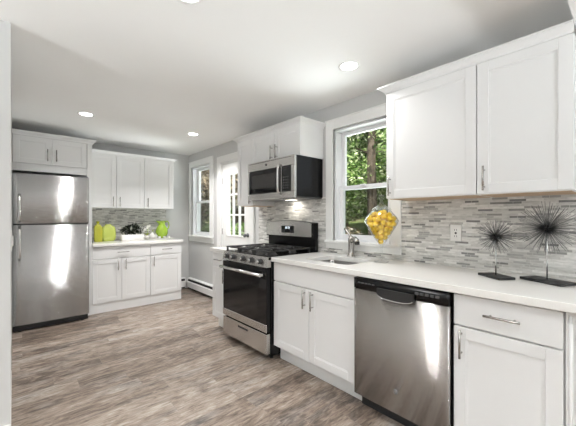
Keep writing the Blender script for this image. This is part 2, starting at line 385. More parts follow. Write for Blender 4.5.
def double_hung(name, h, zmeet, casing_w, head_extra=0.0, bottom=None):
    y0, y1, z0, z1 = h
    w = tag(empty(name, (0, 0, 0)), kind='structure')
    cs = MB(); cw = casing_w
    cs.box(-.022, 0, y0-cw, y0, z0-.0, z1+cw, .003); cs.box(-.022, 0, y1, y1+cw, z0-.0, z1+cw, .003); cs.box(-.022, 0, y0, y1, z1, z1+cw, .003)
    cs.box(-.028, 0, y0-cw-.008, y1+cw+.008, z1+cw-.012, z1+cw+.004, .003)
    # thin inner bead
    cs.box(-.030, -.0, y0-.014, y0, z0, z1+.014, .004); cs.box(-.030, 0, y1, y1+.014, z0, z1+.014, .004); cs.box(-.030, 0, y0, y1, z1, z1+.014, .004)
    cs.build('casing', 'trim', w)
    st = MB(); st.box(-.045, .05, y0-cw-.0, y1+cw+.0, z0-.022, z0+.004, .005); st.box(-.020, 0, y0-cw, y1+cw, (bottom or z0-.09), z0-.022, .003); st.build('stool', 'trim', w)
    jb = MB()
    jb.box(0, .15, y0, y0+.018, z0, z1); jb.box(0, .15, y1-.018, y1, z0, z1); jb.box(0, .15, y0, y1, z1-.018, z1); jb.box(0.02, .15, y0, y1, z0, z0+.018)
    jb.build('jamb', 'vinyl', w)
    a0, a1 = y0+.018, y1-.018; b0, b1 = z0+.018, z1-.018; sw = .038
    def sash(x, q0, q1, nm, rails):
        s = MB(); s.box(x, x+.034, a0, a0+sw, q0, q1, .003); s.box(x, x+.034, a1-sw, a1, q0, q1, .003)
        s.box(x, x+.034, a0+sw, a1-sw, q0, q0+rails[0], .003); s.box(x, x+.034, a0+sw, a1-sw, q1-rails[1], q1, .003)
        o = s.build(nm, 'vinyl', w)
        p = MB(); p.box(x+.014, x+.019, a0+sw, a1-sw, q0+rails[0], q1-rails[1]); p.build('pane', 'glass', o)
        return o
    lo = sash(.050, b0, zmeet+.018, 'lower_sash', (.045, .036))
    sash(.088, zmeet-.018, b1, 'upper_sash', (.036, .036))
    lk = MB(); lk.box(.03, .05, (a0+a1)/2-.03, (a0+a1)/2+.03, zmeet+.004, zmeet+.022, .004); lk.build('sash_lock', 'vinyl', lo)
    sc = MB(); sc.box(.138, .140, a0, a1, b0, zmeet); sc.build('insect_screen', 'screen', w)
    return w
double_hung('window_1', WIN1, 1.545, .098, bottom=.960)
double_hung('window_2', WIN2, 1.52, .098, bottom=.85)
# unseen dining windows, added to let fill light in (simple fixed frames with a centre mullion)
def fixed_window(name, h, along, t):
    a0, a1, z0, z1 = h; w = tag(empty(name), kind='structure'); fr = MB(); p = MB(); cs = MB()
    n = 1 if t[0] > -4 else -1
    def bx(mb, p0, p1, q0, q1, u0, u1):
        if along == 'x': mb.box(p0, p1, u0, u1, q0, q1)
        else: mb.box(u0, u1, p0, p1, q0, q1)
    u0, u1 = t
    for (p0, p1, q0, q1) in ((a0, a0+.05, z0, z1), (a1-.05, a1, z0, z1), (a0+.05, a1-.05, z0, z0+.05), (a0+.05, a1-.05, z1-.05, z1), ((a0+a1)/2-.03, (a0+a1)/2+.03, z0+.05, z1-.05)):
        bx(fr, p0, p1, q0, q1, u0+.05, u1-.05)
    for (p0, p1, q0, q1) in ((a0-.09, a0, z0-.09, z1+.09), (a1, a1+.09, z0-.09, z1+.09), (a0, a1, z1, z1+.09), (a0, a1, z0-.09, z0)):
        bx(cs, p0, p1, q0, q1, u1, u1+.02)
    bx(p, a0+.05, a1-.05, z0+.05, z1-.05, u0+.07, u0+.075)
    fr.build('window_frame', 'vinyl', w); cs.build('casing', 'trim', w); p.build('pane', 'glass', w)
fixed_window('added_window_3', REARH, 'x', (YR-.15, YR)); fixed_window('added_window_4', LEFTH, 'y', (XD-.15, XD))

def glazed_door():
    y0, y1, z0, z1 = DOOR; d = tag(empty('door_1'), kind='structure'); cw = .098
    cs = MB(); cs.box(-.022, 0, y0-cw, y0, 0, z1+cw, .003); cs.box(-.022, 0, y1, y1+cw, 0, z1+cw, .003); cs.box(-.022, 0, y0, y1, z1, z1+cw, .003)
    cs.build('casing', 'trim', d)
    jb = MB(); jb.box(0, .15, y0, y0+.02, 0, z1); jb.box(0, .15, y1-.02, y1, 0, z1); jb.box(0, .15, y0+.02, y1-.02, z1-.02, z1); jb.box(-.0, .16, y0+.02, y1-.02, 0, .015)
    jb.build('jamb', 'trim', d)
    a0, a1, b0, b1 = y0+.023, y1-.023, .018, z1-.023
    g0, g1, h0, h1 = a0+.125, a1-.125, 1.0, 1.885
    x0, x1 = .012, .052
    s = MB(); s.box(x0, x1, a0, g0, b0, b1, .002); s.box(x0, x1, g1, a1, b0, b1, .002); s.box(x0, x1, g0, g1, h1, b1, .002)
    s.box(x0, x1, g0, g1, .86, h0, .002); s.box(x0+.012, x1-.008, g0, g1, .22, .86); s.box(x0, x1, g0, g1, b0, .22, .002)
    s.box(x0, x1, (g0+g1)/2-.05, (g0+g1)/2+.05, .22, .86, .002)
    sl = s.build('door_slab', 'trim', d)
    mu = MB()
    for k in (1, 2):
        y = g0+(g1-g0)*k/3; mu.box(x0+.004, x1-.004, y-.012, y+.012, h0, h1, .003)
        z = h0+(h1-h0)*k/3; mu.box(x0+.005, x1-.005, g0, g1, z-.012, z+.012, .003)
    mu.box(x0-.006, x1, g0-.018, g0+.004, h0-.018, h1+.018, .003); mu.box(x0-.006, x1, g1-.004, g1+.018, h0-.018, h1+.018, .003)
    mu.box(x0-.006, x1, g0, g1, h0-.018, h0+.004, .003); mu.box(x0-.006, x1, g0, g1, h1-.004, h1+.018, .003)
    mu.build('muntin_grid', 'trim', sl)
    p = MB(); p.box(.030, .034, g0, g1, h0, h1); p.build('pane', 'glass', sl)
    k = MB(); k.lathe([(0, 0), (.030, 0), (.030, -.006), (.012, -.010), (.011, -.03), (.024, -.038), (.028, -.05), (.022, -.062), (0, -.064)], (x0, a0+.055, 1.02), axis='x')
    k.build('door_knob', 'darkgrey', sl)
    hg = MB()
    for z in (.25, 1.05, 1.80): hg.cyl((x0-.004, a1+.003, z-.045), (x0-.004, a1+.003, z+.045), .006, 8)
    hg.build('hinge', 'nickel', sl)
glazed_door()
# light switch on the end of the left wall
t = thing('light_switch', 'white light switch plate on the end of the left wall', 'light switch', (XL, YD+.075, 1.125))
p = MB(); p.box(0, .006, -.037, .037, -.058, .058, .003); p.build('switch_plate', 'plug', t)
p = MB(); p.box(.006, .012, -.012, .012, -.03, .03, .002); p.build('rocker', 'plug', t)

# ------------------------------------------------------------------ cabinets (local: x along the front, y into the cabinet, facing -y)
def shaker(x0, x1, z0, z1, y=0.0, th=.02, st=.058, rec=.007):
    d = MB(); b = .0016
    d.box(x0, x0+st, y, y+th, z0, z1, b); d.box(x1-st, x1, y, y+th, z0, z1, b)
    d.box(x0+st, x1-st, y, y+th, z1-st, z1, b); d.box(x0+st, x1-st, y, y+th, z0, z0+st, b)
    d.box(x0+st-.004, x1-st+.004, y+rec, y+th-.002, z0+st-.004, z1-st+.004)
    # small stepped bead round the panel
    for (p0, p1, q0, q1) in ((x0+st, x0+st+.007, z0+st, z1-st), (x1-st-.007, x1-st, z0+st, z1-st), (x0+st+.007, x1-st-.007, z0+st, z0+st+.007), (x0+st+.007, x1-st-.007, z1-st-.007, z1-st)):
        d.box(p0, p1, y+.0035, y+rec+.002, q0, q1)
    return d
def slab_front(x0, x1, z0, z1, y=0.0, th=.02):
    return MB().box(x0, x1, y, y+th, z0, z1, .0025)
def bar_pull(cx, cz, vertical, y=0.0, L=.145):
    h = MB(); r = .0058; s = -.030
    if vertical:
        h.cyl((cx, y+s, cz-L/2), (cx, y+s, cz+L/2), r, 10)
        for k in (-.048, .048): h.cyl((cx, y+s, cz+k), (cx, y, cz+k), r*.8, 8)
    else:
        h.cyl((cx-L/2, y+s, cz), (cx+L/2, y+s, cz), r, 10)
        for k in (-.048, .048): h.cyl((cx+k, y+s, cz), (cx+k, y, cz), r*.8, 8)
    return h
ZT = .8757; ZTOE = .135
def base_cabinet(label, loc, rz, w, doors, drawers, depth=.605, toe_rec=.079, ztoe=ZTOE, zsplit=.706, group=None, hollow=None, ends=(0, 0)):
    """doors: (x0,x1,handle_x or None); drawers: (x0,x1,handle?)"""
    t = thing('base_cabinet', label, 'cabinet', loc, rz, group)
    b = MB()
    if hollow:   # room for the sink basin
        b.box(0, .018, .021, depth, ztoe, ZT); b.box(w-.018, w, .021, depth, ztoe, ZT); b.box(.018, w-.018, .021, depth, ztoe, ztoe+.018)
        b.box(.018, w-.018, depth-.012, depth, ztoe+.018, ZT); b.box(.018, w-.018, .021, .041, ztoe+.018, ZT)
    else:
        b.box(0, w, .021, depth, ztoe, ZT)
    b.build('carcass', 'white', t)
    k = MB(); k.box(0 if not ends[0] else .03, w-(.03 if ends[1] else 0), toe_rec, depth-.02, 0, ztoe); k.build('toe_kick', 'white', t)
    for (x0, x1, hx) in doors:
        d = shaker(x0, x1, ztoe+.003, zsplit-.004).build('door', 'white', t)
        bar_pull(hx, zsplit-.085, True).build('handle', 'nickel', d)
    for (x0, x1, hd) in drawers:
        d = slab_front(x0, x1, zsplit+.004, ZT-.009).build('drawer_front', 'white', t)
        if hd: bar_pull((x0+x1)/2, .79, False).build('handle', 'nickel', d)
    return t
g = .002
XF = -.6247
# right-hand run
w = .865
base_cabinet('white sink base cabinet with two doors and a plain false front', (XF, 2.105, 0), RUN, w, [(g, w/2-.0022, w/2-.043), (w/2+.0022, w-g, w/2+.043)], [(g, w-g, False)], hollow=True)
w = .432
rc = base_cabinet('white cabinet with one drawer and one door, right of the dishwasher', (XF, .622, 0), RUN, w, [(g, w-g, .040)], [(g, w-g, True)])
fl = MB(); fl.box(w+.004, w+.130, .012, .10, 0, ZT)
for k in range(5): fl.cyl((w+.020+k*.022, .013, .02), (w+.020+k*.022, .013, ZT-.02), .0075, 8)
fl.build('fluted_filler', 'white', rc)
w = .325
base_cabinet('narrow white cabinet with drawer and door on far side of the stove', (XF, 3.222, 0), RUN, w, [(g, w-g, w-.045)], [(g, w-g, True)])
# back run
YF = YB-.6183
w = .6
base_cabinet('white cabinet with wide drawer and two doors beside the fridge', (-1.5743, YF, 0), 0, .724, [(g, .3455, .30), (.3505, .722, .395)], [(g, .722, True)], depth=.612, toe_rec=.012, ztoe=.13)
base_cabinet('white cabinet with one drawer and one door in the back corner', (-.8493, YF, 0), 0, .46, [(g, .458, .045)], [(g, .458, True)], depth=.612, toe_rec=.012, ztoe=.13, ends=(0, 0))

ZU0, ZU1, ZCR = 1.395, 2.157, 2.197; DU = .324
def wall_cabinet(label, loc, rz, w, doors, z0=ZU0, z1=ZU1, depth=DU, group=None, raw=True, hz=None):
    t = thing('wall_cabinet', label, 'cabinet', (loc[0], loc[1], z0), rz, group); H = z1-z0
    b = MB(); b.box(0, w, .021, depth-.001, .0, H); b.build('carcass', 'white', t)
    if raw:
        r = MB(); r.box(.012, w-.012, .03, depth-.01, -.003, -.0002); r.build('bottom_panel', 'rawwood', t)
    for (x0, x1, hx) in doors:
        d = shaker(x0, x1, .003, H-.004).build('door', 'white', t)
        bar_pull(hx, .09 if hz is None else hz, True, L=.14).build('handle', 'nickel', d)
    return t
def crown(label, pts, z0, z1, proj=.045, loc=None):
    """cabinet crown swept along a plan polyline; outward is to the left of travel"""
    prof = [(0, 0), (.006, 0), (.008, .010), (.018, .020), (.034, .030), (.045, .034), (.045, 1.0), (0, 1.0)]
    hh = z1-z0; prof = [(a/.045*proj, min(b if b < 1 else hh, hh)) for a, b in prof]
    prof = [(a, (b/.034*(hh-.008)) if b < hh else hh) for a, b in prof]
    P = [Vector(p) for p in pts]; n = len(P); mb = MB(); rings = []
    for i in range(n):
        d0 = (P[i]-P[i-1]).normalized() if i > 0 else None; d1 = (P[i+1]-P[i]).normalized() if i < n-1 else None
        d0 = d0 or d1; d1 = d1 or d0
        n0 = Vector((-d0.y, d0.x)); n1 = Vector((-d1.y, d1.x)); m_ = (n0+n1).normalized(); m_ = m_/m_.dot(n0)
        rings.append([mb.bm.verts.new((P[i].x+m_.x*a, P[i].y+m_.y*a, z0+b)) for a, b in prof])
    for r0, r1 in zip(rings[:-1], rings[1:]):
        for k in range(len(prof)):
            j = (k+1) % len(prof); mb.bm.faces.new((r0[k], r0[j], r1[j], r1[k]))
    mb.bm.faces.new(rings[0][::-1]); mb.bm.faces.new(rings[-1])
    o = mb.build('crown_molding', 'white'); return tag(o, label, 'molding')
# right-hand upper pair
wall_cabinet('white upper cabinet between the sink window and its wider neighbour, handle low left', (-DU, 1.187, 0), RUN, .582, [(g, .580, .034)])
wall_cabinet('white upper cabinet at the right edge above the two starburst sculptures', (-DU, .604, 0), RUN, .418, [(g, .416, .040)])
crown('white crown molding over the right-hand upper cabinets', [(0, 1.187), (-DU, 1.187), (-DU, .187)][::-1] if False else [(-DU, .187), (-DU, 1.187), (-.001, 1.187)], ZU1-.004, ZCR)
# uppers by the stove
wall_cabinet('narrow white upper cabinet on far side of the microwave', (-DU, 3.166, 0), RUN, .323, [(g, .321, .283)])
wall_cabinet('short white two-door cabinet above the microwave', (-DU, 2.842, 0), RUN, .766, [(g, .381, .343), (.3855, .764, .424)], z0=1.848, z1=ZU1, raw=False, hz=.085)
crown('white crown molding over the microwave cabinets', [(-.001, 2.076), (-DU, 2.076), (-DU, 3.166), (-.001, 3.166)][::1] if False else [(-.001, 2.076), (-DU, 2.076), (-DU, 3.166), (-.001, 3.166)], ZU1-.004, ZCR)
# back uppers
YU = YB-.325
wall_cabinet('white two-door upper cabinet on the back wall next to the fridge', (-1.5743, YU, 0), 0, .729, [(g, .345, .305), (.350, .727, .39)], raw=False)
wall_cabinet('white single-door upper cabinet on the back wall next to the room corner', (-.8443, YU, 0), 0, .455, [(g, .430, .045)], raw=False)
crown('white crown molding over the back wall upper cabinets', [(-1.5743, YU), (-.3895, YU), (-.3895, YB-.001)][::-1], ZU1-.004, ZCR)
# cabinet over the fridge with its tall side panel
YFC = 4.656
t = wall_cabinet('white two-door cabinet above the stainless fridge', (XL+.002, YFC, 0), 0, .715, [(g+.004, .356, .315), (.359, .712, .40)], z0=1.885, z1=2.205, depth=.618, raw=False, hz=.115)
sp = MB(); sp.box(.717, .768, .0, .618, -1.885, .32, .001); sp.build('side_panel', 'white', t)
fr_ = MB(); fr_.box(0, .717, .022, .04, -.085, 0); fr_.build('bottom_rail', 'white', t)
crown('white crown molding over the fridge cabinet', [(XL+.002, YFC), (-1.577, YFC), (-1.577, YU-.046)][::-1], 2.205, 2.253)

# ------------------------------------------------------------------ worktops
def worktop_sink():
    """long worktop with a sink cut-out"""
    x0, x1, y0, y1 = -.655, -.009, .03, 2.106; a0, a1, b0, b1 = -.515, -.165, 1.385, 1.835; z0, z1 = .876, .914
    mb = MB(); r = .05; n = 5
    inner = []
    for (cx, cy, s0) in ((a1-r, b1-r, 0), (a0+r, b1-r, 90), (a0+r, b0+r, 180), (a1-r, b0+r, 270)):
        for k in range(n+1):
            a = math.radians(s0+90*k/n); inner.append((cx+r*math.cos(a), cy+r*math.sin(a)))
    outer = [(x1, y1), (x0, y1), (x0, y0), (x1, y0)]
    vt = [mb.bm.verts.new((p[0], p[1], z1)) for p in outer]; it = [mb.bm.verts.new((p[0], p[1], z1)) for p in inner]
    vb = [mb.bm.verts.new((p[0], p[1], z0)) for p in outer]; ib = [mb.bm.verts.new((p[0], p[1], z0)) for p in inner]
    m_ = n+1
    for (o_, i_, flip) in ((vt, it, 0), (vb, ib, 1)):
        for q in range(4):
            seg = i_[q*m_:(q+1)*m_]
            mb.bm.faces.new([o_[q]]+seg[::-1]) if True else None
            nx = i_[((q+1) % 4)*m_]
            mb.bm.faces.new([o_[q], seg[-1], nx, o_[(q+1) % 4]])
    for q in range(4): mb.bm.faces.new((vt[q], vt[(q+1) % 4], vb[(q+1) % 4], vb[q]))
    for q in range(len(it)): mb.bm.faces.new((it[q], it[(q+1) % len(it)], ib[(q+1) % len(ib)], ib[q]))
    es = [e for e in mb.bm.edges if (e.verts[0] in vt and e.verts[1] in vt)]
    bmesh.ops.recalc_face_normals(mb.bm, faces=mb.bm.faces[:])
    o = mb.build('worktop', 'quartz'); bv = o.modifiers.new('bevel', 'BEVEL'); bv.width = .004; bv.segments = 2; bv.limit_method = 'ANGLE'
    return tag(o, 'long white quartz worktop with the sink cut into it', 'worktop')
worktop_sink()
mb = MB(); mb.box(-.655, -.009, 2.884, 3.235, .876, .914, .004, 2); tag(mb.build('worktop', 'quartz'), 'short white quartz worktop on the narrow cabinet past the stove', 'worktop')
mb = MB(); mb.box(-1.5745, -.375, YF-.03, YB-.009, .876, .914, .004, 2); tag(mb.build('worktop', 'quartz'), 'white quartz worktop along the back wall under the green jugs', 'worktop')

# sink
t = thing('sink', 'undermount stainless steel sink set into the worktop under the window', 'sink', (-.34, 1.61, .876))
def rrect(hx, hy, r, z, n=5):
    out = []
    for (sx, sy, s0) in ((1, 1, 0), (-1, 1, 90), (-1, -1, 180), (1, -1, 270)):
        for k in range(n+1):
            a = math.radians(s0+90*k/n); out.append((sx*(hx-r)+r*math.cos(a), sy*(hy-r)+r*math.sin(a), z))
    return out
def loft(mb, loops, cap=True, smooth=True):
    R = [[mb.bm.verts.new(p) for p in l] for l in loops]
    for a, b in zip(R[:-1], R[1:]):
        for k in range(len(a)):
            f = mb.bm.faces.new((a[k], a[(k+1) % len(a)], b[(k+1) % len(b)], b[k])); f.smooth = smooth
    if cap: mb.bm.faces.new(R[-1])
    return mb
mb = MB(); loft(mb, [rrect(.198, .245, .06, -.001), rrect(.177, .227, .05, -.001), rrect(.174, .224, .05, -.012), rrect(.168, .218, .055, -.17), rrect(.14, .19, .05, -.195)])
mb.build('basin', 'sinkm', t)
mb = MB(); mb.lathe([(0, .002), (.018, .002), (.02, .006), (.042, .006), (.045, .001)], (.02, 0, -.196)); mb.build('drain', 'chrome', t)
# faucet
t = thing('faucet', 'brushed nickel single-lever faucet behind the sink', 'faucet', (-.085, 1.672, .914)); t.scale = (1.12, 1.12, 1.06)
mb = MB(); mb.lathe([(0, 0), (.034, 0), (.034, .006), (.026, .012), (.023, .05), (.023, .115), (.025, .135), (.024, .155), (.015, .168), (0, .172)]); mb.build('body', 'nickel', t)
mb = MB(); mb.tube([(0, 0, .115), (-.018, -.030, .145), (-.034, -.058, .152), (-.050, -.085, .140), (-.056, -.096, .122)], [.018, .019, .020, .021, .021], 14); mb.build('spout', 'nickel', t)
mb = MB(); mb.cyl((-.056, -.096, .122), (-.058, -.099, .108), .018, 14); mb.build('spray_head', 'blackm', t)
mb = MB(); mb.tube([(0, 0, .150), (0, .018, .182), (-.004, .042, .210), (-.006, .060, .234)], [.016, .012, .011, .009], 10); mb.build('lever', 'nickel', t)

# ------------------------------------------------------------------ stove (local: front plane y=0, x towards the camera)
def stove():
    w = .757; t = thing('range', 'freestanding stainless gas stove with black glass oven door', 'stove', (-.690, 2.874, 0), RUN)
    b = MB(); b.box(0, w, .045, .65, .035, .885, .002); b.build('body', 'black', t)
    for (x, y) in ((.05, .09), (w-.05, .09), (.05, .60), (w-.05, .60)): MB().cyl((x, y, 0), (x, y, .036), .018, 12).build('foot', 'blackm', t)
    dr = MB(); dr.box(.008, w-.008, 0, .045, .055, .236, .006, 2); d = dr.build('drawer', 'steel', t)
    s = MB(); s.box(w/2-.085, w/2+.085, -.003, .004, .186, .206, .004); s.build('pull_slot', 'blackm', d)
    do = MB(); do.box(.008, w-.008, .004, .044, .250, .812, .004); dd = do.build('oven_door', 'black', t)
    gl = MB(); gl.box(.012, w-.012, -.001, .005, .318, .720, .002); gl.build('door_glass', 'blackglass', dd)
    iw = MB(); iw.box(.13, w-.13, -.0022, -.0005, .40, .655, .0005); iw.build('oven_window', M['ovwin'], dd)
    bs = MB(); bs.box(.008, w-.008, -.004, .006, .250, .318, .003); bs.build('lower_trim', 'steel', dd)
    ts = MB(); ts.box(.008, w-.008, -.004, .006, .720, .812, .003); ts.build('upper_trim', 'black', dd)
    h = MB(); h.tube([(.035, -.050, .757), (w-.035, -.050, .757)], .0145, 14)
    for x in (.05, w-.05): h.box(x-.016, x+.016, -.05, 0, .742, .772, .005)
    h.build('handle', 'steel_v', dd)
    cp = MB(); cp.prism([(-.004, .822), (.05, .822), (.05, .912), (.016, .912)], .002, w-.002, 'x'); c_ = cp.build('control_panel', 'steel', t)
    for k, x in enumerate((.085, .205, .38, .52, .655)):
        kb = MB(); y0 = .006; z = .866
        kb.lathe([(0, -.036), (.016, -.036), (.021, -.030), (.024, -.008), (.026, .004)], (x, y0, z), 18, axis='y'); kn = kb.build('knob', 'blackm', c_)
        kr = MB(); kr.lathe([(.0, -.040), (.017, -.038), (.0175, -.032), (0, -.032)], (x, y0, z), 18, axis='y'); kr.box(x-.004, x+.004, y0-.046, y0-.034, z-.016, z+.016, .002); kr.build('knob_cap', 'steel_v', kn)
    ck = MB(); ck.box(.0, w, .016, .615, .885, .912, .004); ck.build('cooktop', 'black', t)
    for (x, y, r) in ((.15, .17, .045), (.15, .44, .036), (w/2, .305, .05), (w-.15, .17, .05), (w-.15, .44, .036)):
        bu = MB(); bu.lathe([(0, .020), (r*.8, .020), (r*.85, .012), (r, .010), (r*1.05, 0), (r*1.25, 0)], (x, y, .912), 20); bu.build('burner', 'iron', t)
    for k in range(3):
        gx0 = .012+k*(w-.024)/3; gx1 = gx0+(w-.024)/3-.006; gy0, gy1 = .035, .565; z = .960; q = .0078
        gr = MB()
        for x in (gx0+.01, gx1-.01): gr.box(x-q, x+q, gy0, gy1, z-.012, z, .002)
        for y in (gy0+.007, (gy0+gy1)/2, gy1-.007): gr.box(gx0+.01, gx1-.01, y-q, y+q, z-.012, z, .002)
        cx = (gx0+gx1)/2
        for cy in (.17, .44):
            for a in (45, 135, 225, 315):
                ca, sa = math.cos(math.radians(a)), math.sin(math.radians(a))
                gr.tube([(cx+ca*.028, cy+sa*.028, z+.004), (cx+ca*.085, cy+sa*.085, z-.004)], .006, 6)
            gr.box(cx-q, cx+q, cy+.03, cy+.13, z-.010, z+.003, .002); gr.box(cx-q, cx+q, cy-.13, cy-.03, z-.010, z+.003, .002)
        for x in (gx0+.012, gx1-.012):
            for y in (gy0+.01, gy1-.01): gr.box(x-.008, x+.008, y-.008, y+.008, .911, z-.01)
        gr.build('grate', 'iron', t)
    # backguard
    bk = MB(); bk.box(.0, w, .612, .655, .885, 1.055, .003); bk.build('backguard_base', 'black', t)
    n = 14; top = [(.0+w*i/n, 1.205+.024*math.sin(PI*i/n)) for i in range(n+1)]
    sd = MB(); sd.prism([(0, 1.05)]+[(w, 1.05)]+top[::-1], .585, .655, 'y'); bg_ = sd.build('backguard_shell', 'black', t)
    fp = MB(); fp.prism([(.012, 1.062), (w-.022, 1.062)]+[(min(max(x, .012), w-.022), z-.004) for x, z in top[::-1]], .577, .586, 'y'); fp.build('backguard_panel', 'steel', bg_)
    ds = MB(); ds.box(w/2-.10, w/2+.10, .573, .578, 1.095, 1.170, .002); dsp = ds.build('display', 'blackglass', bg_)
    dg = MB()
    for k, dx in enumerate((-.030, -.012, .012, .030)):
        for z in (1.140, 1.150, 1.160): dg.box(w/2+dx-.006, w/2+dx+.006, .5722, .5732, z-.001, z+.001)
        dg.box(w/2+dx+.005, w/2+dx+.007, .5722, .5732, 1.140, 1.160)
    dg.build('clock_digits', 'digit', dsp)
    for xs in ((-.075, -.05), (.05, .075)):
        bt = MB()
        for x in xs:
            for z in (1.108, 1.122): bt.box(w/2+x-.008, w/2+x+.008, .5722, .5732, z-.003, z+.003)
        bt.build('button_group', 'darkgrey', dsp)
M['ovwin'] = mat('oven_window', (.016, .016, .016), .10, var=.2)
stove()

# ------------------------------------------------------------------ microwave
def microwave():
    w = .756; z0, z1 = 1.447, 1.846; H = z1-z0
    t = thing('microwave', 'stainless over-the-range microwave with black window and black side', 'microwave', (-.402, 2.833, z0), RUN)
    b = MB(); b.box(0, w, .028, .392, .012, H, .003); b.build('body', 'black', t)
    u = MB(); u.box(.01, w-.01, .045, .385, .0, .012); un = u.build('underside', 'darkgrey', t)
    for x in (.18, w-.30):
        v = MB(); v.box(x-.09, x+.15, .08, .18, -.003, .0005, .001); v.build('grease_filter', 'steel', un)
    l = MB(); l.box(w/2-.06, w/2+.06, .27, .34, -.002, .0005); l.build('lamp_lens', 'lens', un)
    fr = MB()
    fr.box(0, w, 0, .028, H-.092, H, .003); fr.box(0, w, 0, .028, 0.0, .062, .003); fr.box(0, .030, 0, .028, .062, H-.092, .002); fr.box(w-.045, w, 0, .028, .062, H-.092, .002); fr.box(.03, w-.045, .008, .028, .062, H-.092)
    f_ = fr.build('front_frame', 'steel', t)
    d = MB(); d.box(.030, .548, -.003, .009, .064, H-.094, .003); dr = d.build('door', 'blackglass', t)
    iw = MB(); iw.box(.085, .485, -.0045, -.002, .115, H-.140, .0005); iw.build('door_window', M['mww'], dr)
    cp = MB(); cp.box(.575, w-.046, -.003, .009, .064, H-.094, .003); c_ = cp.build('control_panel', 'blackglass', t)
    ds = MB(); ds.box(.60, .675, -.0042, -.002, H-.128, H-.108); ds.build('display', M['mww'], c_)
    kp = MB()
    for r in range(5):
        for k in range(3): kp.box(.597+k*.030, .597+k*.030+.018, -.0040, -.002, .09+r*.026, .09+r*.026+.010)
    kp.build('keypad', 'darkgrey', c_)
    h = MB(); h.tube([(.558, 0, H-.075), (.558, -.030, H-.09), (.558, -.036, H-.15), (.558, -.036, .13), (.558, -.030, .065), (.558, 0, .045)], .0115, 10); h.build('handle', 'steel_v', dr)
    lg = MB(); lg.lathe([(0, -.003), (.012, -.003), (.013, 0)], (.33, 0, H-.045), 20, axis='y'); lg.build('logo_badge', 'darkgrey', f_)
    vn = MB()
    for k in range(22): vn.box(.035+k*.031, .035+k*.031+.022, -.0006, .002, H-.016, H-.010)
    vn.build('vent_slots', 'blackm', f_)
    add_light('hood_light', 'AREA', (-.402+.30, 2.833-w/2, z0-.012), HOOD_W, (1, .93, .82), (0, 0, 0), shape='RECTANGLE', size=.12, size_y=.08)
M['mww'] = mat('microwave_window', (.045, .043, .042), .12, var=.2, scale=60)
microwave()

# ------------------------------------------------------------------ dishwasher
def dishwasher():
    w = .600; t = thing('dishwasher', 'stainless steel dishwasher with black control strip', 'dishwasher', (-.652, 1.2285, 0), RUN)
    b = MB(); b.box(.004, w-.004, .035, .60, .10, .868); b.build('tub', 'blackm', t)
    n = 24; prof = [(.003+(w-.006)*i/n, -.006*math.sin(PI*i/n)**.55) for i in range(n+1)]
    d = MB(); d.prism(prof+[(w-.003, .036), (.003, .036)], .108, .798, 'z', smooth=True); dr = d.build('door', 'steel_dw', t)
    c_ = MB(); c_.prism([(x, y-.003) for x, y in prof]+[(w-.003, .036), (.003, .036)], .801, .868, 'z', smooth=True); cp = c_.build('control_panel', 'black', t)
    h = MB()
    P = [(-.105, 0), (-.095, -.009), (-.05, -.014), (.05, -.014), (.095, -.009), (.105, 0)]
    h.prism([(w/2-.115, .830), (w/2-.115, .800)]+[(w/2+.115*math.sin(q*.1*PI/2), .800-.032*math.cos(q*.1*PI/2)**.6) for q in range(-9, 10)]+[(w/2+.115, .800), (w/2+.115, .830)], -.024, -.004, 'y'); h.build('pocket_handle', 'blackm', cp)
    hl = MB(); hl.tube([(w/2+.112*math.sin(q*.1*PI/2), -.024, .800-.031*math.cos(q*.1*PI/2)**.6) for q in range(-9, 10)], .0028, 6); hl.build('handle_edge', 'chrome', cp)
    bt = MB()
    for k in range(5): bt.box(.04+k*.026, .04+k*.026+.016, -.0145, -.004, .838, .844)
    bt.build('vent_marks', 'darkgrey', cp)
    bt = MB()
    for k in range(5): bt.box(.42+k*.028, .42+k*.028+.018, -.0150, -.004, .834, .846)
    bt.build('button_row', 'darkgrey', cp)
    lg = MB(); lg.lathe([(0, -.0035), (.014, -.0035), (.0155, -.002), (.0155, 0)], (w/2, -.006, .237), 24, axis='y'); l_ = lg.build('logo_badge', 'darkgrey', dr)
    rg = MB(); rg.tube([(w/2+.0125*math.cos(a), -.0097, .237+.0125*math.sin(a)) for a in [2*PI*k/20 for k in range(21)]], .0009, 5)
    for s in (-1, 1): rg.tube([(w/2+s*.004+.0032*math.cos(a), -.0097, .237+.005*math.sin(a)) for a in [2*PI*k/14 for k in range(12)]], .0009, 5)
    rg.build('logo_mark', 'chrome', l_)
    k = MB(); k.box(.004, w-.004, .085, .11, 0, .104); k.build('kick_plate', 'blackm', t)
dishwasher()

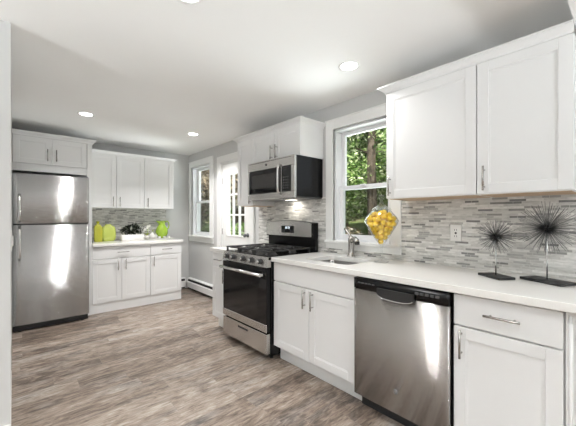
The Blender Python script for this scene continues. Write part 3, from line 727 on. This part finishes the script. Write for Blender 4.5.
# ------------------------------------------------------------------ fridge
def fridge():
    x0, x1 = XL+.004, -1.640; w = x1-x0; yf = 4.452
    t = thing('refrigerator', 'tall stainless top-freezer fridge with two doors', 'refrigerator', (x0, yf, 0))
    b = MB(); b.box(.004, w-.004, .075, .80, .03, 1.738, .003); b.build('body', 'darkgrey', t)
    n = 20
    prof = [(w*i/n, .004*((2*i/n-1)**2)) for i in range(n+1)]
    def door(nm, z0, z1):
        d = MB(); d.prism(prof+[(w, .07), (0, .07)], z0, z1, 'z', smooth=True); return d.build(nm, 'steel_f', t)
    d1 = door('freezer_door', 1.192, 1.745); d2 = door('fridge_door', .078, 1.176)
    for d, za, zb in ((d1, 1.215, 1.51), (d2, .80, 1.15)):
        h = MB(); x = .058
        h.tube([(x, .006, za), (x, -.035, za+.03), (x, -.048, za+.09), (x, -.048, zb-.09), (x, -.035, zb-.03), (x, .006, zb)], [.013]*6, 10)
        h.build('handle', 'steel_v', d)
    gs = MB(); gs.box(.006, w-.006, .02, .075, 1.176, 1.192); gs.build('door_gasket', 'blackm', t)
    k = MB(); k.box(.006, w-.006, .03, .09, .012, .072, .003)
    for q in range(16): k.box(.05+q*.038, .05+q*.038+.026, .026, .031, .028, .056)
    k.build('base_grille', 'blackm', t)
    for x in (.06, w-.06): MB().cyl((x, .06, 0), (x, .06, .02), .02, 10).build('roller', 'darkgrey', t)
    hc = MB(); hc.box(w-.11, w-.01, .01, .12, 1.745, 1.758, .003); hc.build('hinge_cover', 'darkgrey', t)
fridge()

# ------------------------------------------------------------------ baseboard heaters
def heater(label, L, loc, rz):
    t = thing('baseboard_heater', label, 'heater', loc, rz)
    c_ = MB()
    c_.prism([(.065, .0), (.062, .0), (.062, .205), (.065, .205)], 0, L, 'x')
    c_.prism([(.004, .045), (.0, .045), (.0, .138), (.010, .150), (.013, .147), (.004, .136)], 0, L, 'x')
    c_.prism([(.065, .205), (.016, .203), (.010, .190), (.014, .189), (.019, .198), (.065, .200)], 0, L, 'x')
    c_.box(-.002, .014, -.0, .066, .03, .200, .002); c_.box(L-.014, L+.002, -.0, .066, .03, .200, .002)
    c_.build('cover', 'trim', t)
    f_ = MB(); f_.box(.016, L-.016, .016, .060, .02, .178)
    f_.build('fin_element', 'blackm', t)
    return t
heater('white baseboard heater along the right wall below the far window', 1.96, (-.066, 5.204, 0), RUN)
heater('short white baseboard heater on the back wall beside the corner cabinet', .300, (-.374, YB-.066, 0), 0)

# ------------------------------------------------------------------ wall outlet
t = thing('wall_outlet', 'white outlet plate on the tile left of the small starburst', 'outlet', (T, .828, 1.152), RUN)
p = MB(); p.box(-.037, .037, -.006, 0, -.058, .058, .003); p.build('cover_plate', 'plug', t)
for z in (-.022, .022):
    p = MB(); p.box(-.016, .016, -.008, -.006, z-.014, z+.014, .003); r_ = p.build('socket', 'plug', t)
    p = MB(); p.box(-.008, -.005, -.0088, -.0078, z-.006, z+.006); p.box(.005, .008, -.0088, -.0078, z-.006, z+.006); p.build('slot', 'darkgrey', r_)
p = MB(); p.lathe([(0, -.0085), (.007, -.0085), (.007, -.006)], (0, 0, 0), 12, axis='y'); p.build('centre_button', 'blackm', t)

# ------------------------------------------------------------------ starburst sculptures
def starburst(label, loc, rz, bl, bw, stem, R, n, seed):
    rnd = random.Random(seed)
    t = thing('starburst_sculpture', label, 'sculpture', loc, rz, None)
    MB().box(-bl/2, bl/2, -bw/2, bw/2, 0, .014, .002).build('base', 'blackm', t)
    MB().cyl((0, 0, .014), (0, 0, stem), .0035, 10).build('stem', 'chrome', t)
    MB().sphere((0, 0, stem), R*.13, 14).build('core', 'blackm', t)
    sp = MB()
    for k in range(n):
        z = 1-2*(k+.5)/n; a = k*2.399963+rnd.uniform(-.2, .2); q = math.sqrt(1-z*z)
        d = Vector((q*math.cos(a), q*math.sin(a), z+rnd.uniform(-.06, .06))).normalized(); L = R*rnd.uniform(.82, 1.03)
        sp.tube([Vector((0, 0, stem))+d*R*.08, Vector((0, 0, stem))+d*L], [.0011, .0010], 5)
    tag(sp.build('spikes', M['spike'], t), kind='stuff')
M['spike'] = mat('dark_metal_spike', (.17, .17, .172), .32, .9, var=.2)
starburst('smaller black starburst sculpture on a thin stem, next to the outlet', (-.245, .528, .9145), math.atan2(-.80, -.60), .168, .10, .236, .105, 150, 3)
starburst('larger black starburst sculpture on a thin stem at the right edge', (-.190, .306, .9145), math.atan2(-.88, -.47), .215, .115, .288, .148, 190, 5)

# ------------------------------------------------------------------ glass jar of lemons
JX, JY, JZ = -.20, 1.300, .9145
t = thing('apothecary_jar', 'tall clear glass jar full of lemons on the worktop by the window', 'jar', (JX, JY, JZ))
outer = [(0, 0), (.055, 0), (.056, .005), (.030, .010), (.010, .022), (.0085, .07), (.0085, .112), (.014, .124), (.030, .150), (.060, .195), (.095, .252), (.124, .305), (.128, .325), (.115, .350), (.088, .380), (.070, .402)]
inner = [(.066, .402), (.084, .378), (.111, .348), (.124, .324), (.120, .306), (.091, .254), (.056, .197), (.027, .153), (.012, .130), (0, .128)]
MB().lathe(outer+inner, seg=36).build('bowl', 'jar', t)
lid = [(.074, .404), (.075, .408), (.066, .418), (.040, .432), (.020, .446), (.012, .466), (.010, .480), (.018, .492), (.022, .506), (.018, .518), (0, .524)]
MB().lathe(lid+[(0, .43), (.03, .424), (.066, .406)], seg=32, closed=False).build('lid', 'jar', t)
def R_in(z):
    pts = [(z_, r_) for r_, z_ in inner[::-1]]
    for (z0, r0), (z1, r1) in zip(pts[:-1], pts[1:]):
        if z0 <= z <= z1: return r0+(r1-r0)*(z-z0)/(z1-z0)
    return .06
lem = MB(); rl = .0205
pr = []
for k in range(13):
    a = PI*k/12; r_ = rl*math.sin(a); z_ = -rl*1.12*math.cos(a)
    if k == 1: r_ *= .62; z_ *= 1.1
    if k == 11: r_ *= .62; z_ *= 1.1
    pr.append((max(r_, 0), z_))
lem.lathe(pr, seg=16); lemon0 = lem.build('lemon', 'lemon'); first = True
rnd = random.Random(11); rg_ = np.random.default_rng(11)
# settle the fruit in the bowl: spheres pushed apart, kept off the glass, pulled down
prz = np.array([p[1] for p in inner[::-1]]); prr = np.array([p[0] for p in inner[::-1]])
NL = 74; rad = rl*1.08
pz = .16+.20*rg_.random(NL)**.6; pa = 2*PI*rg_.random(NL); pq = np.interp(pz, prz, prr)*np.sqrt(rg_.random(NL))*.8
pos = np.stack([pq*np.cos(pa), pq*np.sin(pa), pz], 1)
for it in range(700):
    pos[:, 2] -= .0006*(1-it/700)
    for rep in range(2):
        d = pos[:, None]-pos[None]; L_ = np.linalg.norm(d, axis=2)+1e-9; np.fill_diagonal(L_, 9)
        ov = np.clip(2*rad-L_, 0, None); pos += (d/L_[..., None]*ov[..., None]).sum(1)*.35
        # distance to the sloping glass, taken at heights around the centre
        for dz in (-.8, -.4, 0, .4, .8):
            zz = np.clip(pos[:, 2]+dz*rad, .128, .402); Rz = np.interp(zz, prz, prr); lim = np.maximum(Rz-rad*math.sqrt(1-dz*dz)-.001, 0)
            q = np.hypot(pos[:, 0], pos[:, 1])+1e-9; k_ = np.where(q > lim, lim/q, 1); pos[:, 0] *= k_; pos[:, 1] *= k_
            short = Rz < rad*math.sqrt(1-dz*dz)+.001
            pos[:, 2] += np.where(short & (dz <= 0), .0012, 0)
        pos[:, 2] = np.clip(pos[:, 2], .128+.034, .385)
for x_, y_, z_ in pos:
    o = lemon0 if first else lemon0.copy()
    if not first: COL.objects.link(o)
    first = False
    o.location = (JX+x_, JY+y_, JZ+z_); o.rotation_euler = (rnd.uniform(0, 6), rnd.uniform(0, 6), rnd.uniform(0, 6)); o.scale = (rnd.uniform(.93, 1.0),)*3
    tag(o, 'yellow lemon in the pointed bottom of the glass jar' if z_ < .235 else ('yellow lemon in the middle of the glass jar' if z_ < .310 else 'yellow lemon on top of the heap in the glass jar'), 'lemon', 'lemons in the glass jar')

# ------------------------------------------------------------------ things on the back worktop
ZC = .9145
t = thing('bottle_vase', 'olive yellow square bottle vase nearest the fridge', 'vase', (-1.437, 5.06, ZC))
mb = MB(); loft(mb, [rrect(.045, .040, .012, 0), rrect(.050, .045, .014, .01), rrect(.050, .045, .014, .205), rrect(.034, .030, .014, .235), rrect(.016, .016, .010, .248), rrect(.016, .016, .010, .275), rrect(.021, .021, .012, .278), rrect(.021, .021, .012, .290)]); mb.build('body', 'olive', t)
t = thing('bottle_vase', 'wide pale lime rounded vase between olive bottle and planter', 'vase', (-1.300, 5.105, ZC))
mb = MB(); loft(mb, [rrect(.065, .040, .02, 0, 6), rrect(.085, .048, .035, .012, 6), rrect(.098, .053, .045, .05, 6), rrect(.101, .055, .045, .11, 6), rrect(.097, .052, .045, .165, 6), rrect(.085, .046, .04, .200, 6), rrect(.060, .036, .032, .222, 6), rrect(.040, .030, .028, .232, 6), rrect(.042, .032, .028, .246, 6)]); mb.build('body', 'limegl', t)
# planter with dark foliage
t = thing('planter_box', 'long white planter box filled with dark leafy plant', 'planter', (-.99, 5.05, ZC))
mb = MB(); loft(mb, [rrect(.150, .045, .006, 0), rrect(.160, .052, .006, .088), rrect(.150, .044, .005, .088), rrect(.148, .042, .005, .070)]); mb.build('box', 'planter', t)
MB().box(-.146, .146, -.040, .040, .066, .074).build('soil', 'soil', t)
def leaf_cloud(centers, n, size, rnd, elong=2.2, curve=.25):
    C = np.array(centers)[rnd.integers(len(centers), size=n)]
    d = rnd.normal(size=(n, 3)); d /= np.linalg.norm(d, axis=1)[:, None]
    p = C[:, :3]+d*C[:, 3:]*(rnd.random(n)**.45)[:, None]
    a = rnd.normal(size=(n, 3)); a[:, 2] *= .6; a /= np.linalg.norm(a, axis=1)[:, None]
    b = rnd.normal(size=(n, 3)); b -= a*(a*b).sum(1)[:, None]; b /= np.linalg.norm(b, axis=1)[:, None]
    nr = np.cross(a, b); s_ = (size*(.6+.8*rnd.random(n)))[:, None]; L_ = s_*elong*.5; wd = s_*.5
    V = np.stack([p-a*L_, p+b*wd*.8-a*L_*.2+nr*s_*curve*.3, p+a*L_-nr*s_*curve, p-b*wd*.8-a*L_*.2+nr*s_*curve*.3, p-a*L_*.1], 1).reshape(-1, 3)
    k = np.arange(n)[:, None, None]*5
    F = (k+np.array([[0, 1, 4], [1, 2, 4], [2, 3, 4], [3, 0, 4]])[None]).reshape(-1, 3)
    return V.tolist(), F.tolist()
rs = np.random.default_rng(4)
M['darkleaf'] = leaf_mat('dark_houseplant_leaf', [(0, (.008, .012, .008)), (.6, (.03, .045, .025)), (.75, (.10, .12, .08)), (1, (.60, .62, .52))], .35)
V, F = leaf_cloud([(-.10, 0, .15, .06, .035, .075), (-.02, 0, .165, .06, .035, .085), (.05, 0, .17, .06, .035, .08)], 330, .030, rs, 2.0)
raw_mesh('foliage', V, F, 'darkleaf', t)
# sprays of long thin leaves rising out of the planter
mb = MB(); rp = random.Random(2)
for k in range(16):
    x = rp.uniform(-.04, .12); dx = rp.uniform(-.03, .12); h = rp.uniform(.14, .22)
    mb.tube([(x, 0, .07), (x+dx*.35, rp.uniform(-.02, .02), .07+h*.7), (x+dx, rp.uniform(-.03, .03), .07+h*.9)], [.003, .0035, .0008], 4)
mb.build('grass_blades', 'darkleaf', t)
# white flower in a small pot, tray, small white jars, green pitcher
tag(MB().box(-.80, -.36, 4.985, 5.145, ZC, ZC+.012, .004).build('serving_tray', M['traym'] if 'traym' in M else mat('pale_stone_tray', (.62, .62, .58), .4, var=.15, scale=40)), 'low grey tray holding the small white pots and the green pitcher', 'tray')
def orchid(loc):
    t = thing('flower_pot', 'white flowers in a small glazed pot beside the planter', 'flowers', loc)
    MB().lathe([(0, 0), (.026, 0), (.032, .02), (.034, .05), (.030, .052), (.028, .045), (0, .044)], seg=20).build('pot', 'planter', t)
    mb = MB(); lf = MB(); r_ = random.Random(5)
    for k in range(5):
        x, y, h = r_.uniform(-.035, .045), r_.uniform(-.02, .02), r_.uniform(.08, .16)
        mb.tube([(0, 0, .045), (x*.6, y*.6, .045+h*.6), (x, y, .045+h)], .0016, 5)
        fl = MB()
        for q in range(5):
            a = 2*PI*q/5+k; fl.sphere((x+.011*math.cos(a), y-.004, .045+h+.011*math.sin(a)), .009, 8, (1, .4, 1))
        fl.build('flower', 'petal', t)
        a = r_.uniform(0, 6); lf.tube([(0, 0, .045), (.02*math.cos(a), .02*math.sin(a), .075), (.045*math.cos(a), .045*math.sin(a), .08)], [.003, .006, .001], 5)
    mb.build('stems', 'green', t); lf.build('leaves', 'limegl', t)
orchid((-.775, 5.06, ZC+.0125))
for k, (x, y, s, lab) in enumerate(((-.700, 5.05, 1.15, 'round white bud vase on the tray, nearest the flowers'), (-.648, 5.035, .80, 'smaller round white bud vase on the tray, next to the green pitcher'))):
    t = thing('bud_vase', lab, 'vase', (x, y, ZC+.0125)); t.scale = (s, s, s)
    MB().lathe([(0, 0), (.018, 0), (.032, .02), (.036, .04), (.030, .06), (.014, .075), (.012, .088), (.016, .094), (.012, .092), (.009, .08), (0, .07)], seg=22).build('body', 'planter', t)
    MB().tube([(0, 0, .07), (.004, 0, .10), (.012, 0, .118)], [.002, .002, .009], 8).build('bud', 'limegl', t)
t = thing('pitcher', 'bright green glazed pitcher with a looped handle', 'pitcher', (-.545, 5.065, ZC+.0125)); t.scale = (1.12,)*3
mb = MB(); mb.lathe([(0, 0), (.045, 0), (.060, .02), (.082, .065), (.085, .10), (.070, .145), (.048, .180), (.043, .200), (.050, .235), (.054, .245), (.050, .243), (.038, .20), (.0, .19)], seg=30)
for v in mb.bm.verts:
    if v.co.z > .205 and v.co.x < -.02: v.co.x -= (v.co.z-.205)*.9*max(0, -v.co.x/.05)**2
mb.build('body', 'green', t)
MB().tube([(.042, 0, .225), (.075, 0, .240), (.100, 0, .215), (.104, 0, .175), (.092, 0, .140), (.070, 0, .122)], [.009, .0085, .008, .008, .0085, .010], 10).build('handle', 'green', t)
for k, (x, y, lab) in enumerate(((-.605, 5.000, 'tiny white cup at the left foot of the green pitcher'), (-.530, 4.985, 'tiny white cup in front of the green pitcher'), (-.455, 5.01, 'tiny white cup at the right foot of the green pitcher'))):
    o = MB().lathe([(0, 0), (.014, 0), (.020, .012), (.021, .030), (.018, .030), (.016, .012), (0, .008)], seg=18).build('small_cup', 'planter'); o.location = (x, y, ZC+.0125); tag(o, lab, 'cup', 'tiny white cups on the tray')

# ------------------------------------------------------------------ ceiling lamps
SPOTS = [(-.519, 1.369, 'recessed ceiling lamp nearest the sink window'), (-1.758, 3.871, 'recessed ceiling lamp in front of the fridge'),
         (-.566, 3.862, 'recessed ceiling lamp near the far window corner'), (-1.70, 1.45, None), (-3.6, .9, None), (-3.6, -1.3, None), (-1.6, -1.3, None)]  # last three are unseen dining lamps, added to light the room
lamp0 = thing('ceiling_lamp', SPOTS[0][2], 'ceiling lamp', (SPOTS[0][0], SPOTS[0][1], CEIL), 0, 'recessed ceiling lamps')
MB().lathe([(.058, -.001), (.064, -.006), (.074, -.005), (.078, -.0005)], seg=32).build('trim_ring', 'trim', lamp0)
MB().lathe([(0, -.002), (.058, -.002)], seg=32).build('lens', 'lamp', lamp0)
for i, (x, y, lab) in enumerate(SPOTS):
    o = lamp0 if i == 0 else copy_tree(lamp0)
    o.location = (x, y, CEIL)
    o['label'] = lab or 'recessed ceiling lamp out of the picture, over the near part of the room'
    add_light('downlight', 'AREA', (x, y, CEIL-.012), LAMP_W*(.24, .45, 1.0, .45, 1.2, .95, 1.2)[i], (1, .99, .98), (0, 0, 0), shape='DISK', size=.11, spread=math.radians(125))

# ------------------------------------------------------------------ outdoors
def ground():
    V = []; F = []; nx, ny = 50, 60; X0, X1, Y0, Y1 = .17, 26, -6, 34
    rr = np.random.default_rng(9)
    for j in range(ny+1):
        for i in range(nx+1):
            x = X0+(X1-X0)*i/nx; y = Y0+(Y1-Y0)*j/ny
            z = -.35+max(0, x-4.5)*.16+.12*math.sin(x*1.1+y*.7)*min(1, max(0, x-3)/3)+(.05*rr.random() if x > 2 else 0)
            V.append((x, y, z))
    for j in range(ny):
        for i in range(nx):
            a = j*(nx+1)+i; F.append((a, a+1, a+nx+2, a+nx+1))
    m, N, L, b = newmat('lawn_and_leaf_litter')
    tc = N.new('ShaderNodeTexCoord'); n1 = N.new('ShaderNodeTexNoise'); n1.inputs['Scale'].default_value = .7; n1.inputs['Detail'].default_value = 8; n1.inputs['Roughness'].default_value = .7; L.new(tc.outputs['Object'], n1.inputs['Vector'])
    c_ = ramp(N, L, n1.outputs['Fac'], [(.36, (.07, .11, .025)), (.47, (.12, .17, .04)), (.54, (.16, .12, .075)), (.65, (.26, .20, .13))])
    L.new(c_, b.inputs['Base Color']); b.inputs['Roughness'].default_value = .9
    tag(raw_mesh('ground', V, F, m, smooth=True), kind='structure')
ground()
def gz(x, y): return -.35+max(0, x-4.5)*.16
GREENS = [(0, (.04, .10, .02)), (.3, (.12, .24, .05)), (.55, (.28, .42, .13)), (.8, (.50, .60, .30)), (1, (.75, .78, .60))]
M['leaf'] = leaf_mat('maple_leaf_green', GREENS)
M['leafd'] = leaf_mat('deep_green_leaf', [(0, (.03, .06, .012)), (.5, (.09, .16, .035)), (.85, (.18, .27, .08)), (1, (.36, .40, .20))])
M['leafb'] = leaf_mat('dry_tan_leaf', [(0, (.05, .035, .02)), (.4, (.16, .12, .07)), (.75, (.36, .29, .19)), (1, (.62, .55, .42))])
rt = np.random.default_rng(21)
def tree(label, x, y, h, r, lean, cents, n, size, m, seed, cat='tree', name='tree'):
    t = thing(name, label, cat, (x, y, gz(x, y)-.08)); rn = random.Random(seed)
    if h > 0:
        mb = MB(); K = 7
        mb.tube([(lean*(k/K)+rn.uniform(-.04, .04), rn.uniform(-.05, .05), h*k/K) for k in range(K+1)], [r*(1.15-.6*k/K) for k in range(K+1)], 12)
        mb.build('trunk', 'bark', t)
        br = MB()
        for k in range(7):
            z = h*rn.uniform(.3, .9); a = rn.uniform(0, 2*PI); L = rn.uniform(.5, 1.5)
            br.tube([(lean*z/h, 0, z), (lean*z/h+L*.5*math.cos(a), L*.5*math.sin(a), z+.25*L), (lean*z/h+L*math.cos(a), L*math.sin(a), z+.4*L)], [r*.30, r*.18, r*.06], 6)
        br.build('branches', 'bark', t)
    if n:
        V, F = leaf_cloud(cents, n, size, rt); raw_mesh('foliage', V, F, m, t)
    return t
def along(uf, dist):
    """a point outside on the line of sight that crosses the right wall at y = uf"""
    v = Vector((2.3367, uf)).normalized(); return -2.3367+v.x*dist, v.y*dist
# seen through the sink window
x, y = along(1.515, 8.2)
tree('tall brown-barked tree in the middle of the sink window', x, y, 7.5, .125, .0, [(.2, 1.3, 3.3, 1.1, 1.0, 1.2), (-.3, -1.3, 3.8, 1.0, 1.0, 1.2), (0, 0, 5.5, 1.8, 1.8, 1.0)], 8000, .06, 'leaf', 1)
x, y = along(1.80, 9.5)
tree('leafy green tree in the left half of the sink window', x, y, 6.0, .08, 0, [(-.6, .0, 2.6, 1.3, 1.3, 1.3), (0, .9, 3.6, 1.4, 1.4, 1.3), (-.3, -.4, 4.4, 1.4, 1.4, 1.2)], 26000, .058, 'leaf', 2)
x, y = along(1.52, 9.8)
tree('leafy green tree in the right half of the sink window', x, y, 6.0, .09, .2, [(-.4, -.2, 2.7, 1.3, 1.4, 1.1), (.2, .3, 3.7, 1.4, 1.4, 1.3), (0, -.8, 4.6, 1.3, 1.3, 1.2)], 26000, .058, 'leaf', 3)
x, y = along(1.42, 12.5)
tree('slender dark tree trunk behind the right half of the sink window', x, y, 8, .15, -.2, [(0, 0, 4.5, 2.0, 2.0, 2.0)], 12000, .08, 'leafd', 4)
x, y = along(1.87, 12.5)
tree('slender dark tree trunk behind the left half of the sink window', x, y, 8, .14, .2, [(0, 0, 4.2, 2.2, 2.2, 2.2)], 12000, .08, 'leafd', 5)
x, y = along(1.80, 6.3)
tree('low dry shrub in the lower left of the sink window', x, y, 0, 0, 0, [(0, 0, .7, .8, .8, .6), (.5, .5, .9, .7, .7, .6)], 2500, .06, 'leafb', 6, 'shrub', 'shrub')
x, y = along(1.36, 5.6)
tree('low green shrub in the lower right of the sink window', x, y, 0, 0, 0, [(0, 0, .6, .8, .8, .55), (.4, -.5, .8, .7, .7, .55)], 2500, .07, 'leafd', 7, 'shrub', 'shrub')
# seen through the far window and the glazed door
x, y = along(4.80, 9.0)
tree('tan-leaved tree filling the upper half of the far window', x, y, 5.5, .09, 0, [(-.3, 0, 2.4, 1.1, 1.3, .9), (0, .6, 3.2, 1.3, 1.3, 1.1), (.3, -.6, 3.0, 1.3, 1.3, 1.1)], 14000, .07, 'leafb', 8)
x, y = along(4.85, 7.2)
tree('dull green shrub filling the lower half of the far window', x, y, 0, 0, 0, [(0, 0, .8, 1.0, 1.0, .8), (.5, -.4, .9, .9, .9, .7)], 3500, .07, 'leafd', 9, 'shrub', 'shrub')
for i, (uf, dd, lab) in enumerate(((3.56, 11.0, 'dark tree trunk rising behind the right column of door panes'), (3.74, 12.5, 'dark tree trunk rising behind the middle column of door panes'), (3.98, 10.5, 'dark tree trunk rising behind the left column of door panes'))):
    x, y = along(uf, dd)
    tree(lab, x, y, 7, .12, .1, [(0, 0, 3.4, 1.6, 1.6, 1.4), (.4, 0, 4.6, 1.6, 1.6, 1.2)], 9000, .08, 'leaf' if i != 2 else 'leafb', 30+i)
# woodland closing the view further up the slope
k = 0
for (x, y) in ((15, 9.4), (14.5, 12.4), (8.5, 17.0), (7.5, 21.5), (11, 20.5), (17.5, 14.5)):
    k += 1
    t_ = tree('distant green tree of the wood, seen through the panes between nearer trees', x, y, 7.5, .16, .1, [(0, 0, 2.2, 2.2, 2.2, 1.6), (0, 0, 4.2, 2.6, 2.6, 2.0), (0, .5, 6.2, 2.4, 2.4, 1.6)], 5000, .18, 'leafd' if k % 2 else 'leaf', 50+k)
    t_['group'] = 'distant trees of the wood'
